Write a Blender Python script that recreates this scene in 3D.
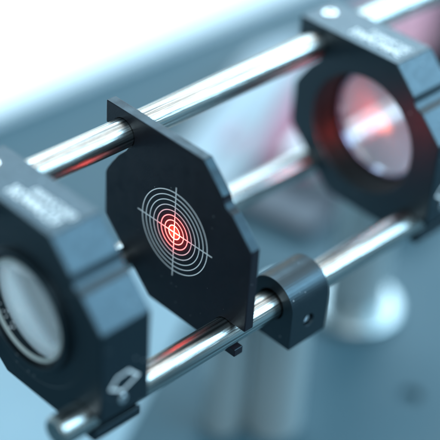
import bpy, bmesh, math, random
from mathutils import Vector, Matrix
random.seed(7)
MM = 0.001
scene = bpy.context.scene
C = scene.collection
for o in list(bpy.data.objects): bpy.data.objects.remove(o)

# ------------------------------------------------------------------ camera
def V(x, y, z): return Vector((x, y, z)) * MM
cam_d = bpy.data.cameras.new('camera'); cam = bpy.data.objects.new('camera', cam_d); C.objects.link(cam)
az, el, roll = math.radians(43.11), math.radians(36.042), math.radians(4.066)
f = Vector((-math.sin(az)*math.cos(el), math.cos(az)*math.cos(el), -math.sin(el)))
r = Vector((math.cos(az), math.sin(az), 0)); u = r.cross(f)
r2 = r*math.cos(roll) + u*math.sin(roll); u2 = -r*math.sin(roll) + u*math.cos(roll)
pos = -f*276.328 - r2*(-8.704) + u2*2.342
M = Matrix((r2, u2, -f)).transposed().to_4x4(); M.translation = pos*MM
cam.matrix_world = M
cam_d.sensor_width = 36; cam_d.lens = 1453.4/440*36
cam_d.clip_start = 0.01; cam_d.clip_end = 20
cam_d.dof.use_dof = True; cam_d.dof.focus_distance = 0.2755; cam_d.dof.aperture_fstop = 6.6
scene.camera = cam

# ------------------------------------------------------------------ world and lamps
w = bpy.data.worlds.new('World'); scene.world = w; w.use_nodes = True
bg = w.node_tree.nodes['Background']; bg.inputs[0].default_value = (0.46, 0.72, 0.86, 1); bg.inputs[1].default_value = 0.50
scene.view_settings.view_transform = 'Standard'; scene.view_settings.look = 'None'
scene.view_settings.exposure = 0.2; scene.view_settings.gamma = 1

def area(name, p, sx, sy, rad, col=(0.86, 0.95, 1.0), spin=0):
    """ceiling panel / window / added fill light aimed at the cage; rad = radiance"""
    d = bpy.data.lights.new(name, 'AREA'); d.shape = 'RECTANGLE'; d.size = sx; d.size_y = sy
    d.energy = rad*math.pi*sx*sy; d.color = col
    o = bpy.data.objects.new(name, d); C.objects.link(o); o.location = p
    z = Vector(p).normalized()
    # long side (y) along the cage axis direction
    y = Vector((0, 1, 0)); y = (y - z*y.dot(z)).normalized(); x = y.cross(z)
    o.matrix_world = Matrix.Translation(Vector(p)) @ Matrix((x, y, z)).transposed().to_4x4()
    return o
def arc(phi, D=1.3, yy=0.59):
    p = math.radians(phi); c = math.sqrt(1-yy*yy)
    return (D*c*math.cos(p), D*yy, D*c*math.sin(p))
LIGHTS = [(169, .14, 1.2, 2.4, (1, .86, .62)), (156, .12, 1.2, 2.2, (0.75, .90, 1)), (134, .40, 1.2, 7.4, (0.56, .82, 1)), (114, .10, 1.2, 4.2, (1, .99, .95)), (104, .05, 1.2, 2.4, (1, .93, .78)),
          (95, .04, 1.2, 3.0, (1, 1, 1)), (82, .12, 1.2, 4.2, (1, 1, 1)), (68, .05, 1.2, 3.0, (1, .90, .72)), (44, .52, 1.6, 8.5, (.45, .77, 1.0))]
# fill light added behind the camera to brighten the front-facing prints
def over(p, sx, sy, rad, col): return area('ceiling_and_fill_light', p, sx, sy, rad, col)
over((0.75, -0.85, 0.95), 0.6, 0.6, 6.5, (0.86, 0.95, 1.0))
for i, (phi, sx, sy, rad, col) in enumerate(LIGHTS):
    area('ceiling_and_fill_light', arc(phi), sx, sy, rad, col)

def point(name, p, energy, radius, col):
    d = bpy.data.lights.new(name, 'POINT'); d.energy = energy; d.shadow_soft_size = radius; d.color = col
    o = bpy.data.objects.new(name, d); C.objects.link(o); o.location = p; return o
# the red alignment laser: strikes the target's centre, and scatters at the far lens
d = bpy.data.lights.new('laser_beam', 'SPOT'); d.energy = 0.012; d.color = (1, 0.04, 0.03); d.shadow_soft_size = 0.0
d.spot_size = math.radians(46); d.spot_blend = 1.0
o = bpy.data.objects.new('laser_beam', d); C.objects.link(o); o.location = V(0, -15, 0); o.rotation_euler = (math.radians(90), 0, 0)
d = bpy.data.lights.new('laser_beam', 'SPOT'); d.energy = 0.95; d.color = (1, 0.06, 0.022); d.shadow_soft_size = 0.0
d.spot_size = math.radians(13); d.spot_blend = 1.0
o = bpy.data.objects.new('laser_beam', d); C.objects.link(o); o.location = V(0, -15, 0); o.rotation_euler = (math.radians(90), 0, 0)
for e_, ang, p_, rz in ((0.075, 34, (0, -15, 0), 0), (0.13, 21, (0, -15, 0), 0), (0.018, 75, (7, 30, 2.0), 0), (0.016, 15, (0, 22, -1.0), 0), (0.26, 7, (0, 22, -1.0), 0), (0.022, 110, (3.5, 57.5, -1.0), 90)):  # added red spots imitate bloom and scattered glow round the beam
    d = bpy.data.lights.new('laser_glow_spot', 'SPOT'); d.energy = e_; d.color = (1, 0.16, 0.06) if ang == 7 else (1, 0.05, 0.03); d.shadow_soft_size = 0.0
    d.spot_size = math.radians(ang); d.spot_blend = 1.0
    o = bpy.data.objects.new('laser_glow_spot', d); C.objects.link(o); o.location = V(*p_); o.rotation_euler = (math.radians(90), 0, math.radians(rz))

# ------------------------------------------------------------------ materials
def mat(name, base, rough, metal=0.0, spec=0.5, noise=0.0, nscale=800, bump=0.0, bscale=3000, **kw):
    m = bpy.data.materials.new(name); m.use_nodes = True
    nt = m.node_tree; b = nt.nodes['Principled BSDF']
    b.inputs['Base Color'].default_value = (*base, 1); b.inputs['Roughness'].default_value = rough
    b.inputs['Metallic'].default_value = metal; b.inputs['Specular IOR Level'].default_value = spec
    tc = nt.nodes.new('ShaderNodeTexCoord')
    if noise:
        n = nt.nodes.new('ShaderNodeTexNoise'); n.inputs['Scale'].default_value = nscale; n.inputs['Detail'].default_value = 6
        nt.links.new(tc.outputs['Object'], n.inputs['Vector'])
        mx = nt.nodes.new('ShaderNodeMapRange'); mx.inputs[3].default_value = rough*(1-noise); mx.inputs[4].default_value = rough*(1+noise)
        mx.inputs[1].default_value = .3; mx.inputs[2].default_value = .7
        nt.links.new(n.outputs['Fac'], mx.inputs[0]); nt.links.new(mx.outputs[0], b.inputs['Roughness'])
        r_ = nt.nodes.new('ShaderNodeMix'); r_.data_type = 'RGBA'
        r_.inputs[6].default_value = (*[c*(1-noise*.6) for c in base], 1); r_.inputs[7].default_value = (*[min(1, c*(1+noise*.6)) for c in base], 1)
        nt.links.new(n.outputs['Fac'], r_.inputs[0]); nt.links.new(r_.outputs[2], b.inputs['Base Color'])
    if bump:
        n2 = nt.nodes.new('ShaderNodeTexNoise'); n2.inputs['Scale'].default_value = bscale; n2.inputs['Detail'].default_value = 4
        nt.links.new(tc.outputs['Object'], n2.inputs['Vector'])
        bp = nt.nodes.new('ShaderNodeBump'); bp.inputs['Strength'].default_value = bump; bp.inputs['Distance'].default_value = 0.00005
        nt.links.new(n2.outputs['Fac'], bp.inputs['Height']); nt.links.new(bp.outputs[0], b.inputs['Normal'])
    for k, v in kw.items(): b.inputs[k.replace('_', ' ')].default_value = v
    return m
ANOD = mat('black_anodised_aluminium', (0.002, 0.004, 0.006), 0.40, spec=.80, noise=.10, nscale=700, bump=.35, bscale=5200, Specular_Tint=(.62, .86, 1.0, 1))
SHEET = mat('black_target_finish', (0.010, 0.0055, 0.008), 0.40, spec=0.42, noise=.25, nscale=300, bump=.40, bscale=4200, Specular_Tint=(.5, .85, 1.0, 1))
INNER = mat('black_threaded_bore', (0.012, 0.013, 0.015), 0.30, spec=0.6)
PRINT = mat('white_print', (0.85, 0.87, 0.87), 0.5, noise=.25, nscale=2500)
ENGR = mat('white_engraving', (0.85, 0.87, 0.87), 0.5)
TABLE = mat('slate_table', (0.044, 0.094, 0.118), 0.45, spec=0.18, noise=.22, nscale=22, bump=.1, bscale=900)
WHITE = mat('white_paper', (0.90, 0.93, 0.95), 0.5)
PINK = mat('pink_plastic', (0.46, 0.19, 0.26), 0.45)
CLOTH = mat('pale_cloth', (0.44, 0.50, 0.54), 0.8)
DARK = mat('dark_rubber', (0.03, 0.035, 0.045), 0.5)
GREY = mat('dark_grey_sheet', (0.050, 0.058, 0.075), 0.5)
STEEL = mat('steel_post', (0.44, 0.50, 0.51), 0.30, metal=.45)
SCREW = mat('bright_steel', (0.80, 0.82, 0.84), 0.22, metal=1)

ROT = 0.25
def rod_material():
    m = mat('ground_steel', (0.60, 0.60, 0.58), 0.24, metal=1)
    nt = m.node_tree; b = nt.nodes['Principled BSDF']
    tc = nt.nodes.new('ShaderNodeTexCoord'); mp = nt.nodes.new('ShaderNodeMapping'); mp.inputs['Scale'].default_value = (1, .012, 1)
    nt.links.new(tc.outputs['Object'], mp.inputs[0])
    n = nt.nodes.new('ShaderNodeTexNoise'); n.inputs['Scale'].default_value = 4200; n.inputs['Detail'].default_value = 3
    nt.links.new(mp.outputs[0], n.inputs['Vector'])
    # grinding marks round the rod
    mp2 = nt.nodes.new('ShaderNodeMapping'); mp2.inputs['Scale'].default_value = (.06, 1, .06)
    nt.links.new(tc.outputs['Object'], mp2.inputs[0])
    n2 = nt.nodes.new('ShaderNodeTexNoise'); n2.inputs['Scale'].default_value = 4500; n2.inputs['Detail'].default_value = 4
    nt.links.new(mp2.outputs[0], n2.inputs['Vector'])
    ad = nt.nodes.new('ShaderNodeMath'); ad.operation = 'MULTIPLY_ADD'; ad.inputs[1].default_value = 0.10
    nt.links.new(n2.outputs['Fac'], ad.inputs[0]); nt.links.new(n.outputs['Fac'], ad.inputs[2])
    bp = nt.nodes.new('ShaderNodeBump'); bp.inputs['Strength'].default_value = 0.55; bp.inputs['Distance'].default_value = 0.00012
    nt.links.new(ad.outputs[0], bp.inputs['Height']); nt.links.new(bp.outputs[0], b.inputs['Normal'])
    b.inputs['Anisotropic'].default_value = 0.6
    tg = nt.nodes.new('ShaderNodeTangent'); tg.direction_type = 'RADIAL'; tg.axis = 'Y'
    nt.links.new(tg.outputs[0], b.inputs['Tangent']); b.inputs['Anisotropic Rotation'].default_value = ROT
    # fine drawn lines along the rod
    cr = nt.nodes.new('ShaderNodeMix'); cr.data_type = 'RGBA'
    cr.inputs[6].default_value = (.20, .20, .195, 1); cr.inputs[7].default_value = (.74, .74, .71, 1)
    n3 = nt.nodes.new('ShaderNodeTexNoise'); n3.inputs['Scale'].default_value = 2600; n3.inputs['Detail'].default_value = 5
    mp3 = nt.nodes.new('ShaderNodeMapping'); mp3.inputs['Scale'].default_value = (1, .008, 1); mp3.inputs['Location'].default_value = (.3, .1, .2)
    nt.links.new(tc.outputs['Object'], mp3.inputs[0]); nt.links.new(mp3.outputs[0], n3.inputs['Vector'])
    mr = nt.nodes.new('ShaderNodeMapRange'); mr.inputs[1].default_value = .36; mr.inputs[2].default_value = .60
    nt.links.new(n3.outputs['Fac'], mr.inputs[0]); nt.links.new(mr.outputs[0], cr.inputs[0]); nt.links.new(cr.outputs[2], b.inputs['Base Color'])
    return m
ROD = rod_material()
def glass_material(name, col, rough=0.0, ior=1.5, trans=.93):
    m = bpy.data.materials.new(name); m.use_nodes = True; b = m.node_tree.nodes['Principled BSDF']
    b.inputs['Base Color'].default_value = (*col, 1); b.inputs['Roughness'].default_value = rough
    b.inputs['Transmission Weight'].default_value = trans; b.inputs['IOR'].default_value = ior
    return m
GLASS = {True: glass_material('hazy_lens_glass', (0.94, 0.99, 1.0), trans=.78), False: glass_material('hazy_pink_lens_glass', (0.93, 0.96, 1.0), trans=.72)}

DIFFUSER = bpy.data.materials.new('added_diffuser'); DIFFUSER.use_nodes = True
_nt = DIFFUSER.node_tree; _nt.nodes.remove(_nt.nodes['Principled BSDF'])
_a = _nt.nodes.new('ShaderNodeBsdfTranslucent'); _a.inputs[0].default_value = (.93, .97, .98, 1)
_b = _nt.nodes.new('ShaderNodeBsdfDiffuse'); _b.inputs[0].default_value = (.70, .78, .80, 1)
_m = _nt.nodes.new('ShaderNodeMixShader'); _m.inputs[0].default_value = .12
_nt.links.new(_a.outputs[0], _m.inputs[1]); _nt.links.new(_b.outputs[0], _m.inputs[2]); _nt.links.new(_m.outputs[0], _nt.nodes['Material Output'].inputs[0])
def dusty(m, scale=620, amount=.30, size=.10):
    nt = m.node_tree; b = nt.nodes['Principled BSDF']; tc = nt.nodes.new('ShaderNodeTexCoord')
    v = nt.nodes.new('ShaderNodeTexVoronoi'); v.inputs['Scale'].default_value = scale; nt.links.new(tc.outputs['Object'], v.inputs['Vector'])
    sep = nt.nodes.new('ShaderNodeSeparateColor'); nt.links.new(v.outputs['Color'], sep.inputs[0])
    # size of each speck depends on its cell, most have none
    sz = nt.nodes.new('ShaderNodeMapRange'); sz.inputs[1].default_value = .55; sz.inputs[2].default_value = 1.0; sz.inputs[3].default_value = 0; sz.inputs[4].default_value = size
    nt.links.new(sep.outputs[0], sz.inputs[0])
    lt = nt.nodes.new('ShaderNodeMath'); lt.operation = 'LESS_THAN'; nt.links.new(v.outputs['Distance'], lt.inputs[0]); nt.links.new(sz.outputs[0], lt.inputs[1])
    mul = nt.nodes.new('ShaderNodeMath'); mul.operation = 'MULTIPLY'; mul.inputs[1].default_value = amount; nt.links.new(lt.outputs[0], mul.inputs[0])
    mx = nt.nodes.new('ShaderNodeMix'); mx.data_type = 'RGBA'; mx.inputs[7].default_value = (.55, .58, .60, 1)
    src = b.inputs['Base Color'].links[0].from_socket; nt.links.new(src, mx.inputs[6]); nt.links.new(mul.outputs[0], mx.inputs[0]); nt.links.new(mx.outputs[2], b.inputs['Base Color'])
dusty(SHEET, 700, .28, .11); dusty(ANOD, 600, .35, .13)

# ------------------------------------------------------------------ helpers
def link(name, bm, m, parent=None, smooth=False, bevel=0, seg=2, scale=True):
    if scale: bmesh.ops.scale(bm, vec=(MM,)*3, verts=bm.verts)
    bmesh.ops.recalc_face_normals(bm, faces=bm.faces)
    me = bpy.data.meshes.new(name); bm.to_mesh(me); bm.free()
    if smooth:
        for p in me.polygons: p.use_smooth = True
        me.set_sharp_from_angle(angle=math.radians(35))
    me.materials.append(m)
    o = bpy.data.objects.new(name, me); C.objects.link(o)
    if parent: o.parent = parent
    if bevel:
        b = o.modifiers.new('bevel', 'BEVEL'); b.width = bevel*MM; b.segments = seg; b.limit_method = 'ANGLE'; b.angle_limit = math.radians(28)
        b.harden_normals = True
    return o
def tag(o, label=None, cat=None, group=None, kind=None):
    if label: o['label'] = label
    if cat: o['category'] = cat
    if group: o['group'] = group
    if kind: o['kind'] = kind
    return o
def empty(name, p, label, cat, group=None):
    o = bpy.data.objects.new(name, None); C.objects.link(o); o.location = Vector(p)*MM; o.empty_display_size = .01
    return tag(o, label, cat, group)
def circ(cx, cz, rad, a0, a1, n):
    return [(cx + rad*math.cos(math.radians(a0 + (a1-a0)*i/n)), cz + rad*math.sin(math.radians(a0 + (a1-a0)*i/n))) for i in range(n+1)]
def extrude(outer, holes, y0, y1):
    """profile in (x, z) with holes, extruded from y0 to y1"""
    bm = bmesh.new(); edges = []
    for loop in [outer] + holes:
        vs = [bm.verts.new((x, y0, z)) for x, z in loop]
        edges += [bm.edges.new((vs[i], vs[(i+1) % len(vs)])) for i in range(len(vs))]
    res = bmesh.ops.triangle_fill(bm, use_beauty=True, edges=edges, normal=(0, -1, 0))
    fs = [g for g in res['geom'] if isinstance(g, bmesh.types.BMFace)]
    ex = bmesh.ops.extrude_face_region(bm, geom=fs)
    vs = [g for g in ex['geom'] if isinstance(g, bmesh.types.BMVert)]
    bmesh.ops.translate(bm, verts=vs, vec=(0, y1-y0, 0))
    bmesh.ops.dissolve_limit(bm, angle_limit=math.radians(.5), verts=bm.verts, edges=bm.edges, delimit=set())
    return bm
def lathe(profile, n=64, axis='y', c=(0, 0, 0), closed=True):
    """profile = [(radius, along)]"""
    bm = bmesh.new(); rings = []
    for rad, a in profile:
        ring = []
        for i in range(n):
            t = 2*math.pi*i/n
            if axis == 'y': p = (c[0]+rad*math.cos(t), c[1]+a, c[2]+rad*math.sin(t))
            elif axis == 'z': p = (c[0]+rad*math.cos(t), c[1]+rad*math.sin(t), c[2]+a)
            else: p = (c[0]+a, c[1]+rad*math.cos(t), c[2]+rad*math.sin(t))
            ring.append(bm.verts.new(p))
        rings.append(ring)
    k = len(rings)
    for j in range(k if closed else k-1):
        a, b = rings[j], rings[(j+1) % k]
        for i in range(n): bm.faces.new((a[i], a[(i+1) % n], b[(i+1) % n], b[i]))
    if not closed:
        bm.faces.new(rings[0]); bm.faces.new(rings[-1])
    return bm
def box(bm, x0, x1, y0, y1, z0, z1):
    v = [bm.verts.new(p) for p in [(x0,y0,z0),(x1,y0,z0),(x1,y1,z0),(x0,y1,z0),(x0,y0,z1),(x1,y0,z1),(x1,y1,z1),(x0,y1,z1)]]
    for q in [(0,1,2,3),(4,5,6,7),(0,1,5,4),(1,2,6,5),(2,3,7,6),(3,0,4,7)]: bm.faces.new([v[i] for i in q])

# ------------------------------------------------------------------ the setting
def table():
    """tabletop sheet with tapped holes sunk where the picture shows them"""
    bm = bmesh.new(); pitch = 25.0; hx, hy = 7.8, 79.1
    cells = set()
    HOLES = {(0, 0), (1, 1), (1, -1), (-1, -4), (2, 0), (0, -2)}
    Z = -85.0
    n = 24
    for i in range(-3, 4):
        for j in range(-6, 4):
            cx, cy = hx+i*pitch, hy+j*pitch; h = pitch/2
            if (i, j) in HOLES:
                sq = []
                for k in range(n):
                    t = 2*math.pi*k/n; c_, s_ = math.cos(t), math.sin(t); q = max(abs(c_), abs(s_))
                    sq.append(bm.verts.new((cx+h*c_/q, cy+h*s_/q, Z)))
                rings = [sq]
                for rad, z in [(3.0, Z), (2.6, Z-.4), (2.6, Z-1.6)]:
                    rings.append([bm.verts.new((cx+rad*math.cos(2*math.pi*k/n), cy+rad*math.sin(2*math.pi*k/n), z)) for k in range(n)])
                for a, b in zip(rings, rings[1:]):
                    for k in range(n): bm.faces.new((a[k], a[(k+1) % n], b[(k+1) % n], b[k]))
                bm.faces.new(rings[-1])
            else:
                bm.faces.new([bm.verts.new((cx+a*h, cy+b*h, Z)) for a, b in [(-1,-1),(1,-1),(1,1),(-1,1)]])
    X0, X1 = hx-3.5*pitch, hx+3.5*pitch; Y0, Y1 = hy-6.5*pitch, hy+3.5*pitch
    B = 1600
    for a in [(-700, X0, -B, B), (X1, B, -B, B), (X0, X1, -B, Y0), (X0, X1, Y1, B)]:
        bm.faces.new([bm.verts.new(p) for p in [(a[0], a[2], Z), (a[1], a[2], Z), (a[1], a[3], Z), (a[0], a[3], Z)]])
    bmesh.ops.remove_doubles(bm, verts=bm.verts, dist=.001)
    return link('table_surface', bm, TABLE)
tag(table(), kind='structure')

# white sheet along the far left of the table
bm = bmesh.new(); box(bm, -690, -160, -600, 800, -84.9, -80)
tag(link('paper_pad', bm, WHITE, bevel=1), 'bright white pad of paper lying along the left edge of the blurred table', 'paper pad')

# ------------------------------------------------------------------ shared plate outline (x, z)
CH = 6.6
def groove(cx, cz, a0, a1, n=6): return circ(cx, cz, 3.0, a0, a1, n)
def notch_pts():
    # where the circle of radius 3.05 round (15,15) meets the line x+z = 20+CH
    dd = (30-(20+CH))/math.sqrt(2); half = math.sqrt(3.05**2-dd**2)
    m = ((20+CH)/2, (20+CH)/2)
    return (m[0]-half/math.sqrt(2), m[1]+half/math.sqrt(2)), (m[0]+half/math.sqrt(2), m[1]-half/math.sqrt(2))
def arcpts(c, p, q, rad, n=8, ccw=True):
    a0 = math.atan2(p[1]-c[1], p[0]-c[0]); a1 = math.atan2(q[1]-c[1], q[0]-c[0])
    if ccw and a1 < a0: a1 += 2*math.pi
    if not ccw and a1 > a0: a1 -= 2*math.pi
    return [(c[0]+rad*math.cos(a0+(a1-a0)*i/n), c[1]+rad*math.sin(a0+(a1-a0)*i/n)) for i in range(n+1)]
def outline(lipx=20.0, lipz=-20.0, hook=False):
    p, q = notch_pts(); out = []
    out += [(-20, 20), (CH, 20)]
    out += arcpts((15, 15), p, q, 3.05, 8)
    out += [(20, CH), (20, -13.4 if hook else -12.1)]
    # slot for the lower right rod, open to the right
    out += arcpts((15, -15), (15.9, -12.1), (15.9, -17.95), 3.05, 18)
    out += [(lipx, -16.4 if hook else -17.95), (lipx, lipz)]
    out += [(-CH, lipz)]
    p2, q2 = (-p[0], -p[1]), (-q[0], -q[1])
    out += arcpts((-15, -15), p2, q2, 3.05, 8)
    out += [(-20, -CH), (-20, 3.6)]
    out += [(-19.6, 4.6), (-18.3, 6.6), (-16.4, 9.2), (-14.2, 11.4)]
    out += arcpts((-15, 15), (-13.6, 12.25), (-18.05, 15.05), 3.05, 22)
    out += [(-20, 15.05)]
    return out

# ------------------------------------------------------------------ rods
def rod(x, z, y0, y1, label):
    R = 3.0
    bm = lathe([(R-.5, y0), (R, y0+.5), (R, y1-.5), (R-.5, y1)], n=96, closed=False, c=(0, 0, 0))
    o = link('cage_rod', bm, ROD, smooth=True); o.location = V(x, 0, z)
    return tag(o, label, 'steel rod', 'polished rods of the optical cage')
rod(-15, 15, -41.6, 150, 'polished steel rod running along the top of the cage to the upper right corner')
rod(15, -15, -41.6, 150, 'polished steel rod at the lower right of the cage, carrying the small black collar')
rod(-15, -15, -41.6, 150, 'blurred steel rod behind the target plate, entering the far lens mount at its left')

# ------------------------------------------------------------------ target plate
t = empty('alignment_target', (0, 0, 0), 'thin black notched plate printed with white rings and a red laser spot', 'target plate')
pl = link('plate', extrude(outline(17.9, -19.7), [], 0, 2.3), SHEET, t, bevel=.22)
def ring(rad, wd, y0, y1, n=128):
    return lathe([(rad-wd/2, y0), (rad+wd/2, y0), (rad+wd/2, y1), (rad-wd/2, y1)], n=n)
for k in range(8):
    link('target_ring', ring(1.5+k*1.071, .22, -.02, .02), PRINT, t)
bm = bmesh.new(); box(bm, -10.35, 10.3, -.028, .018, -.12, .12); link('crosshair_line', bm, PRINT, t)
bm = bmesh.new(); box(bm, -.12, .12, -.034, .016, -10.4, 10.35); link('crosshair_line', bm, PRINT, t)

# ------------------------------------------------------------------ engraving marks (too blurred to be read)
def text_strokes(bm, x0, x1, y0, h, z, w_=.3, gap=1.35):
    """a row of letter-like strokes on a top face; reads along +x"""
    x = x0
    while x < x1:
        cw = gap*random.uniform(.55, .8)
        def st(ax, ay, bx, by):
            a = Vector((x+ax*cw, y0+ay*h)); b = Vector((x+bx*cw, y0+by*h)); d_ = (b-a).normalized(); n_ = Vector((-d_.y, d_.x))*w_/2; a -= d_*w_/2; b += d_*w_/2
            vs = [bm.verts.new((*(p), z)) for p in (a-n_, b-n_, b+n_, a+n_)]; bm.faces.new(vs)
        kind = random.randrange(5)
        st(0, 0, 0, 1)
        if kind == 0: st(0, 0, 1, 0); st(0, 1, 1, 1)
        elif kind == 1: st(1, 0, 1, 1); st(0, .5, 1, .5)
        elif kind == 2: st(0, 1, 1, 0); st(1, 0, 1, 1)
        elif kind == 3: st(0, 1, 1, 1); st(0, .5, .8, .5); st(0, 0, 1, 0)
        else: st(1, 0, 1, 1); st(0, 0, 1, 0); st(0, 1, 1, 1)
        x += cw + gap*.38

def lens_mount(y0, label, near):
    T = 11.1
    t = empty('lens_mount', (0, y0, 0), label, 'lens mount', 'black lens mounts on the cage rods')
    R = 10.9 if near else 13.5
    link('body', extrude(outline(18.4, -18.9, True), [circ(0, 0, 15.0 if near else R, 0, 360*127/128, 127)], 0, T), ANOD, t, bevel=.35, seg=3)
    if near:
        link('lens_holder', lathe([(R, -1.3), (R+.9, -1.3), (R+1.1, -1.1), (R+1.1, .02), (15.15, .02), (15.15, 2.2), (R, 2.2)], n=128), ANOD, t, bevel=.15)
    # threaded liner of the bore
    prof = []; a = .35; i = 0
    while a < T-.5:
        prof += [(R-.02, a), (R-.42, a+.28)]; a += .56
    prof = prof + [(R-.02, T-.4), (R+.3, T-.4), (R+.3, .35)]
    # open thread surface + outer skin embedded in the body
    if not near: link('thread', lathe(prof, n=96), INNER, t, smooth=False)
    if near:
        rr, ra, yl, tl = 10.88, 10.0, -0.5, 0.5
    else:
        rr, ra, yl, tl = 13.2, 12.0, 6.4, 1.3
    ringo = link('retaining_ring', lathe([(ra+.25, yl), (rr, yl), (rr, yl+tl), (ra, yl+tl), (ra, yl+.3)], n=96), INNER, t, smooth=False, bevel=.1)
    if not near: link('glint_ring', lathe([(ra-.35, yl-.15), (ra+.15, yl-.25), (ra+.15, yl+.3), (ra-.35, yl+.3)], n=96), mat('glint_metal', (.50, .42, .58), .22, metal=1), t, smooth=True)  # lavender metal ring added for the glint inside the far bore
    # spanner slots of the ring, as small steps proud of it
    for s in (0, math.pi):
        bm = bmesh.new(); box(bm, ra+.3, rr-.1, yl-.25, yl+.1, -.7, .7)
        bmesh.ops.rotate(bm, verts=bm.verts, cent=(0, 0, 0), matrix=Matrix.Rotation(s+.9, 3, 'Y'))
        link('spanner_lug', bm, INNER, ringo, bevel=.08)
    # lens: convex towards the camera side
    lf = yl+tl+.05; sag = 2.0 if near else 1.0; RL = rr-.1; prof = []
    n = 14
    Rc = (RL*RL+sag*sag)/(2*sag)
    for k in range(n+1):
        rad = RL*k/n; prof.append((max(rad, .02), lf + (Rc-math.sqrt(Rc*Rc-rad*rad)) - (sag*0.0)))
    back = lf+sag+1.6
    prof += [(RL, back), (.02, back)]
    bm = lathe(prof, n=96, closed=False)
    link('lens', bm, GLASS[near], t, smooth=True)
    if near:
        link('added_diffuser', lathe([(.02, 9.4), (14.98, 9.4), (14.98, 10.1), (.02, 10.1)], n=96, closed=False), DIFFUSER, t)  # translucent disc added so the near lens looks bright from the front
        link('ground_edge', lathe([(ra-.55, yl+.02), (ra-.05, yl-.08), (ra-.05, yl+.4), (ra-.55, yl+.4)], n=96), mat('frosted_glass_edge', (.50, .56, .54), .5), t, smooth=True)
        for (sx_, sz_, sr_) in [(-6.4, -2.2, .22), (-5.6, -3.4, .24), (-4.6, -2.9, .26), (-4.7, -4.2, .30), (-3.0, -4.6, .28), (-2.6, -5.4, .30), (-3.6, -6.0, .34)]:  # white beads stand in for reflected glints in the lens
            bs = bmesh.new(); bmesh.ops.create_icosphere(bs, subdivisions=2, radius=sr_)
            so = link('lens_glint', bs, WHITE, t, smooth=True); so.location = V(sx_-1.0, yl+.15, sz_-.8); so.scale = (.6,)*3
    # screw in the top face over the upper left rod, and in the side face
    def screw(c, axis, rad):
        sgn = 1
        prof = [(.02, -.5), (rad*.45, -.5), (rad*.45, .25), (rad*.85, .25), (rad, .12), (rad, -1.5), (.02, -1.5)]
        o = link('set_screw', lathe(prof, n=24 if axis != 'hex' else 6, axis=axis, closed=False), SCREW, t, smooth=True)
        o.location = Vector(c)*MM
        ow = link('screw_recess', lathe([(rad*1.02, -.3), (rad*1.35, -.3), (rad*1.35, .04), (rad*1.02, .04)], n=32, axis=axis), INNER, t); ow.location = Vector(c)*MM
    screw((-16.6, 5.6, 20.0), 'z', 1.55)
    screw((20.0, 5.0, -10.1), 'x', 1.0)
    # engraved writing on the top face
    bm = bmesh.new()
    text_strokes(bm, -8.2, 4.6, 2.6, 2.2, 20.02, .50, 1.65)
    text_strokes(bm, -5.4, 5.2, 5.6, 1.5, 20.02, .28, 1.15)
    link('engraved_writing', bm, ENGR, t)
    # outlined emblem on the right face
    bm = bmesh.new(); X = 20.03
    pts = [(2.1, -6.3), (4.9, -8.2), (8.5, -6.6), (6.2, -4.2), (3.6, -4.5)]
    for k in range(len(pts)):
        a = Vector(pts[k]); b = Vector(pts[(k+1) % len(pts)]); d_ = (b-a).normalized(); nn = Vector((-d_.y, d_.x))*.24; a -= d_*.2; b += d_*.2
        bm.faces.new([bm.verts.new((X+.001*k, *p)) for p in (a-nn, b-nn, b+nn, a+nn)])
    link('engraved_emblem', bm, ENGR, t)
    return t
lens_mount(-35.4, 'black octagonal lens mount close to the camera, cut off by the left edge', True)
lens_mount(54.2, 'black octagonal lens mount at the upper right with red glow on its face', False)

# ------------------------------------------------------------------ collar on the lower rod
t = empty('rod_collar', (15, 12.6, -15), 'small black rounded collar clamped round the lower right rod behind the target plate', 'rod collar')
w_ = 5.75
outer = circ(0, 0.5, w_, 0, 180, 32) + [(-w_, -8.3), (w_, -8.3)]
slot = circ(0, .25, 3.3, 0, 180, 24) + [(-3.3, 0)] + circ(0, 0, 3.3, 195, 345, 18) + [(3.3, 0)]
hole = circ(0, 0, 3.06, 0, 360*47/48, 47)
def outer_shell():
    # one solid: outer skin, front rim with the wide recess, recess floor, tight bore, back
    bm = bmesh.new()
    def loop(pts, y): return [bm.verts.new((x, y, z)) for x, z in pts]
    def bridge(a, b):
        for i in range(len(a)): bm.faces.new((a[i], a[(i+1) % len(a)], b[(i+1) % len(b)], b[i]))
    def fill(a, b):
        ed = []
        for l in (a, b):
            for i in range(len(l)):
                e = bm.edges.get((l[i], l[(i+1) % len(l)])) or bm.edges.new((l[i], l[(i+1) % len(l)])); ed.append(e)
        bmesh.ops.triangle_fill(bm, use_beauty=True, edges=ed)
    o0, o1 = loop(outer, 0), loop(outer, 10.6); s0, s1 = loop(slot, 0), loop(slot, 3.2); h1, h2 = loop(hole, 3.2), loop(hole, 10.6)
    bridge(o0, o1); bridge(s0, s1); bridge(h1, h2)
    fill(o0, s0); fill(s1, h1); fill(o1, h2)
    bmesh.ops.dissolve_limit(bm, angle_limit=math.radians(.5), verts=bm.verts, edges=bm.edges, delimit=set())
    return bm
cb = link('body', outer_shell(), ANOD, t)
cut = link('cutter', lathe([(.02, -1.3), (1.4, -1.3), (1.4, 1.0), (.02, 1.0)], n=40, axis='x', closed=False), INNER); cut.location = V(w_, 5.2, -3.2)
bo = cb.modifiers.new('hole', 'BOOLEAN'); bo.operation = 'DIFFERENCE'; bo.object = cut; bo.solver = 'EXACT'
cut.parent = t
bpy.context.view_layer.update()
dg = bpy.context.evaluated_depsgraph_get()
nm = bpy.data.meshes.new_from_object(cb.evaluated_get(dg)); cb.modifiers.clear(); cb.data = nm
bpy.data.objects.remove(cut)
bv = cb.modifiers.new('bevel', 'BEVEL'); bv.width = .28*MM; bv.segments = 3; bv.limit_method = 'ANGLE'; bv.angle_limit = math.radians(28); bv.harden_normals = True
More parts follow.
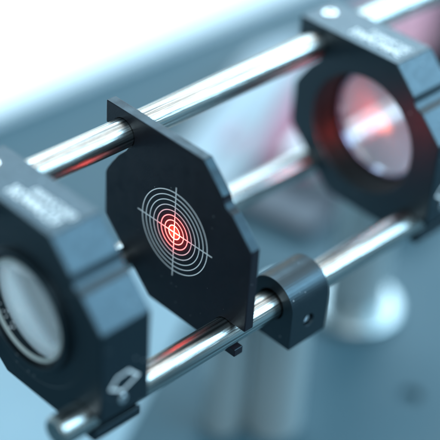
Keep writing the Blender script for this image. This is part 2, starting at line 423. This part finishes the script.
s2 = link('set_screw', lathe([(.02, -1.25), (.5, -1.25), (.6, -.75), (1.0, -.7), (1.2, -.9), (1.2, -1.28), (.02, -1.28)], n=6, axis='x', closed=False), SCREW, t); s2.location = V(w_, 5.2, -3.2)

# ------------------------------------------------------------------ blurred things behind
def post(x, y, r_, h, label, flange=True):
    t = empty('optical_post', (x, y, -85), label, 'metal post', 'steel posts standing on the table')
    link('shaft', lathe([(r_, 3.0 if flange else .0), (r_, h-.6), (r_-.6, h)], n=48, axis='z', closed=False), STEEL, t, smooth=True)
    if flange:
        link('base_flange', lathe([(r_+4.6, 0.01), (r_+4.6, 2.2), (r_+4.0, 2.8), (r_+.2, 2.8), (r_+.2, 8), (r_-.4, 8), (r_-.4, 0.01)], n=64, axis='z'), mat('satin_steel', (.42, .47, .48), .36, metal=.9), t, smooth=True)
    return t
post(-24.5, 94, 8.0, 78, 'blurred steel post with a round bright foot below the far lens mount')
post(-17, 36, 5.0, 42, 'thin blurred post at the bottom of the picture, left of its wider neighbour', False)
post(-9, 46, 7.0, 42, 'wide blurred grey post at the bottom of the picture below the small collar', False)

# pale cloth and pink strip behind
def ribbon(name, pts, width, m, thick=1.2, lift=0):
    """soft folded strip of cloth: pts = centre line (x, y, z)"""
    bm = bmesh.new(); rows = []
    n = len(pts)
    for i, p in enumerate(pts):
        a = Vector(pts[max(i-1, 0)]); b = Vector(pts[min(i+1, n-1)]); d_ = (b-a); d_.z = 0; d_.normalize(); s = Vector((-d_.y, d_.x, 0))
        row = []
        for k in range(9):
            q = (k/8-.5)*width*(1+.12*math.sin(i*1.7))
            z = p[2] + 3.0*math.sin(k*1.1+i*.6) + 1.5*math.cos(i*1.3+k)
            row.append(bm.verts.new(Vector((p[0], p[1], z)) + s*q))
        rows.append(row)
    for a, b in zip(rows, rows[1:]):
        for k in range(8): bm.faces.new((a[k], a[k+1], b[k+1], b[k]))
    o = link(name, bm, m, smooth=True)
    s = o.modifiers.new('thickness', 'SOLIDIFY'); s.thickness = thick*MM
    ss = o.modifiers.new('soft', 'SUBSURF'); ss.levels = 2; ss.render_levels = 2
    return o
o = ribbon('cleaning_cloth', [(-86, 90, -80), (-96, 110, -78), (-103, 128, -72), (-111, 150, -68), (-117, 165, -72), (-123, 182, -78)], 22, CLOTH)
tag(o, 'pale crumpled cleaning cloth on the table, seen blurred between the two upper rods', 'cloth')
o = ribbon('plastic_film', [(-84, 118, -81), (-89, 138, -77), (-96, 162, -74), (-101, 187, -70), (-106, 215, -72), (-113, 250, -76), (-119, 280, -80)], 34, PINK)
tag(o, 'blurred pink film lying behind the far lens mount', 'plastic film')
bm = lathe([(9, 0.01), (9, 46), (7, 49), (.02, 49)], n=40, axis='z', closed=False)
o = link('knob', bm, DARK, smooth=True); o.location = V(-88, 218, -85)
tag(o, 'dark blurred knob at the upper right edge of the picture', 'knob')
bm = bmesh.new(); box(bm, -22, 22, -19, 19, .01, 4)
o = link('rubber_pad', bm, GREY, bevel=.8); o.location = V(-78, 121, -85); o.rotation_euler = (0, 0, .2)
tag(o, 'dark grey pad on the table beneath the rod behind the target', 'pad')

bm = bmesh.new(); box(bm, -52, 42, -34, 50, .01, .4)  # pale patch put in for the table's brighter sheen at lower left
o = link('table_sheen', bm, mat('pale_blue_sheen', (0.25, 0.37, 0.43), .6)); o.location = V(-72, 8, -85); o.rotation_euler = (0, 0, .5)
tag(o, 'pale blue patch standing in for sheen on the table at the lower left below the near mount', 'table sheen')
bm = bmesh.new(); box(bm, -23, 23, -28, 28, .01, 12)  # white box added so the far lens looks brighter
o = link('backing', bm, WHITE, bevel=.8); o.location = V(-67, 157, -85); o.rotation_euler = (0, 0, .35)
tag(o, 'low white carton on the table, added to brighten the view through the lens of the far mount', 'box')

bm = bmesh.new(); box(bm, -20, 20, -18, 18, .41, 1.0)  # white card added to brighten what the near lens shows
o = link('fill_card', bm, WHITE); o.location = V(-92, 26, -85); o.rotation_euler = (0, 0, .5)
tag(o, 'small white card added behind the near lens to brighten it, on the pale blue patch', 'card')
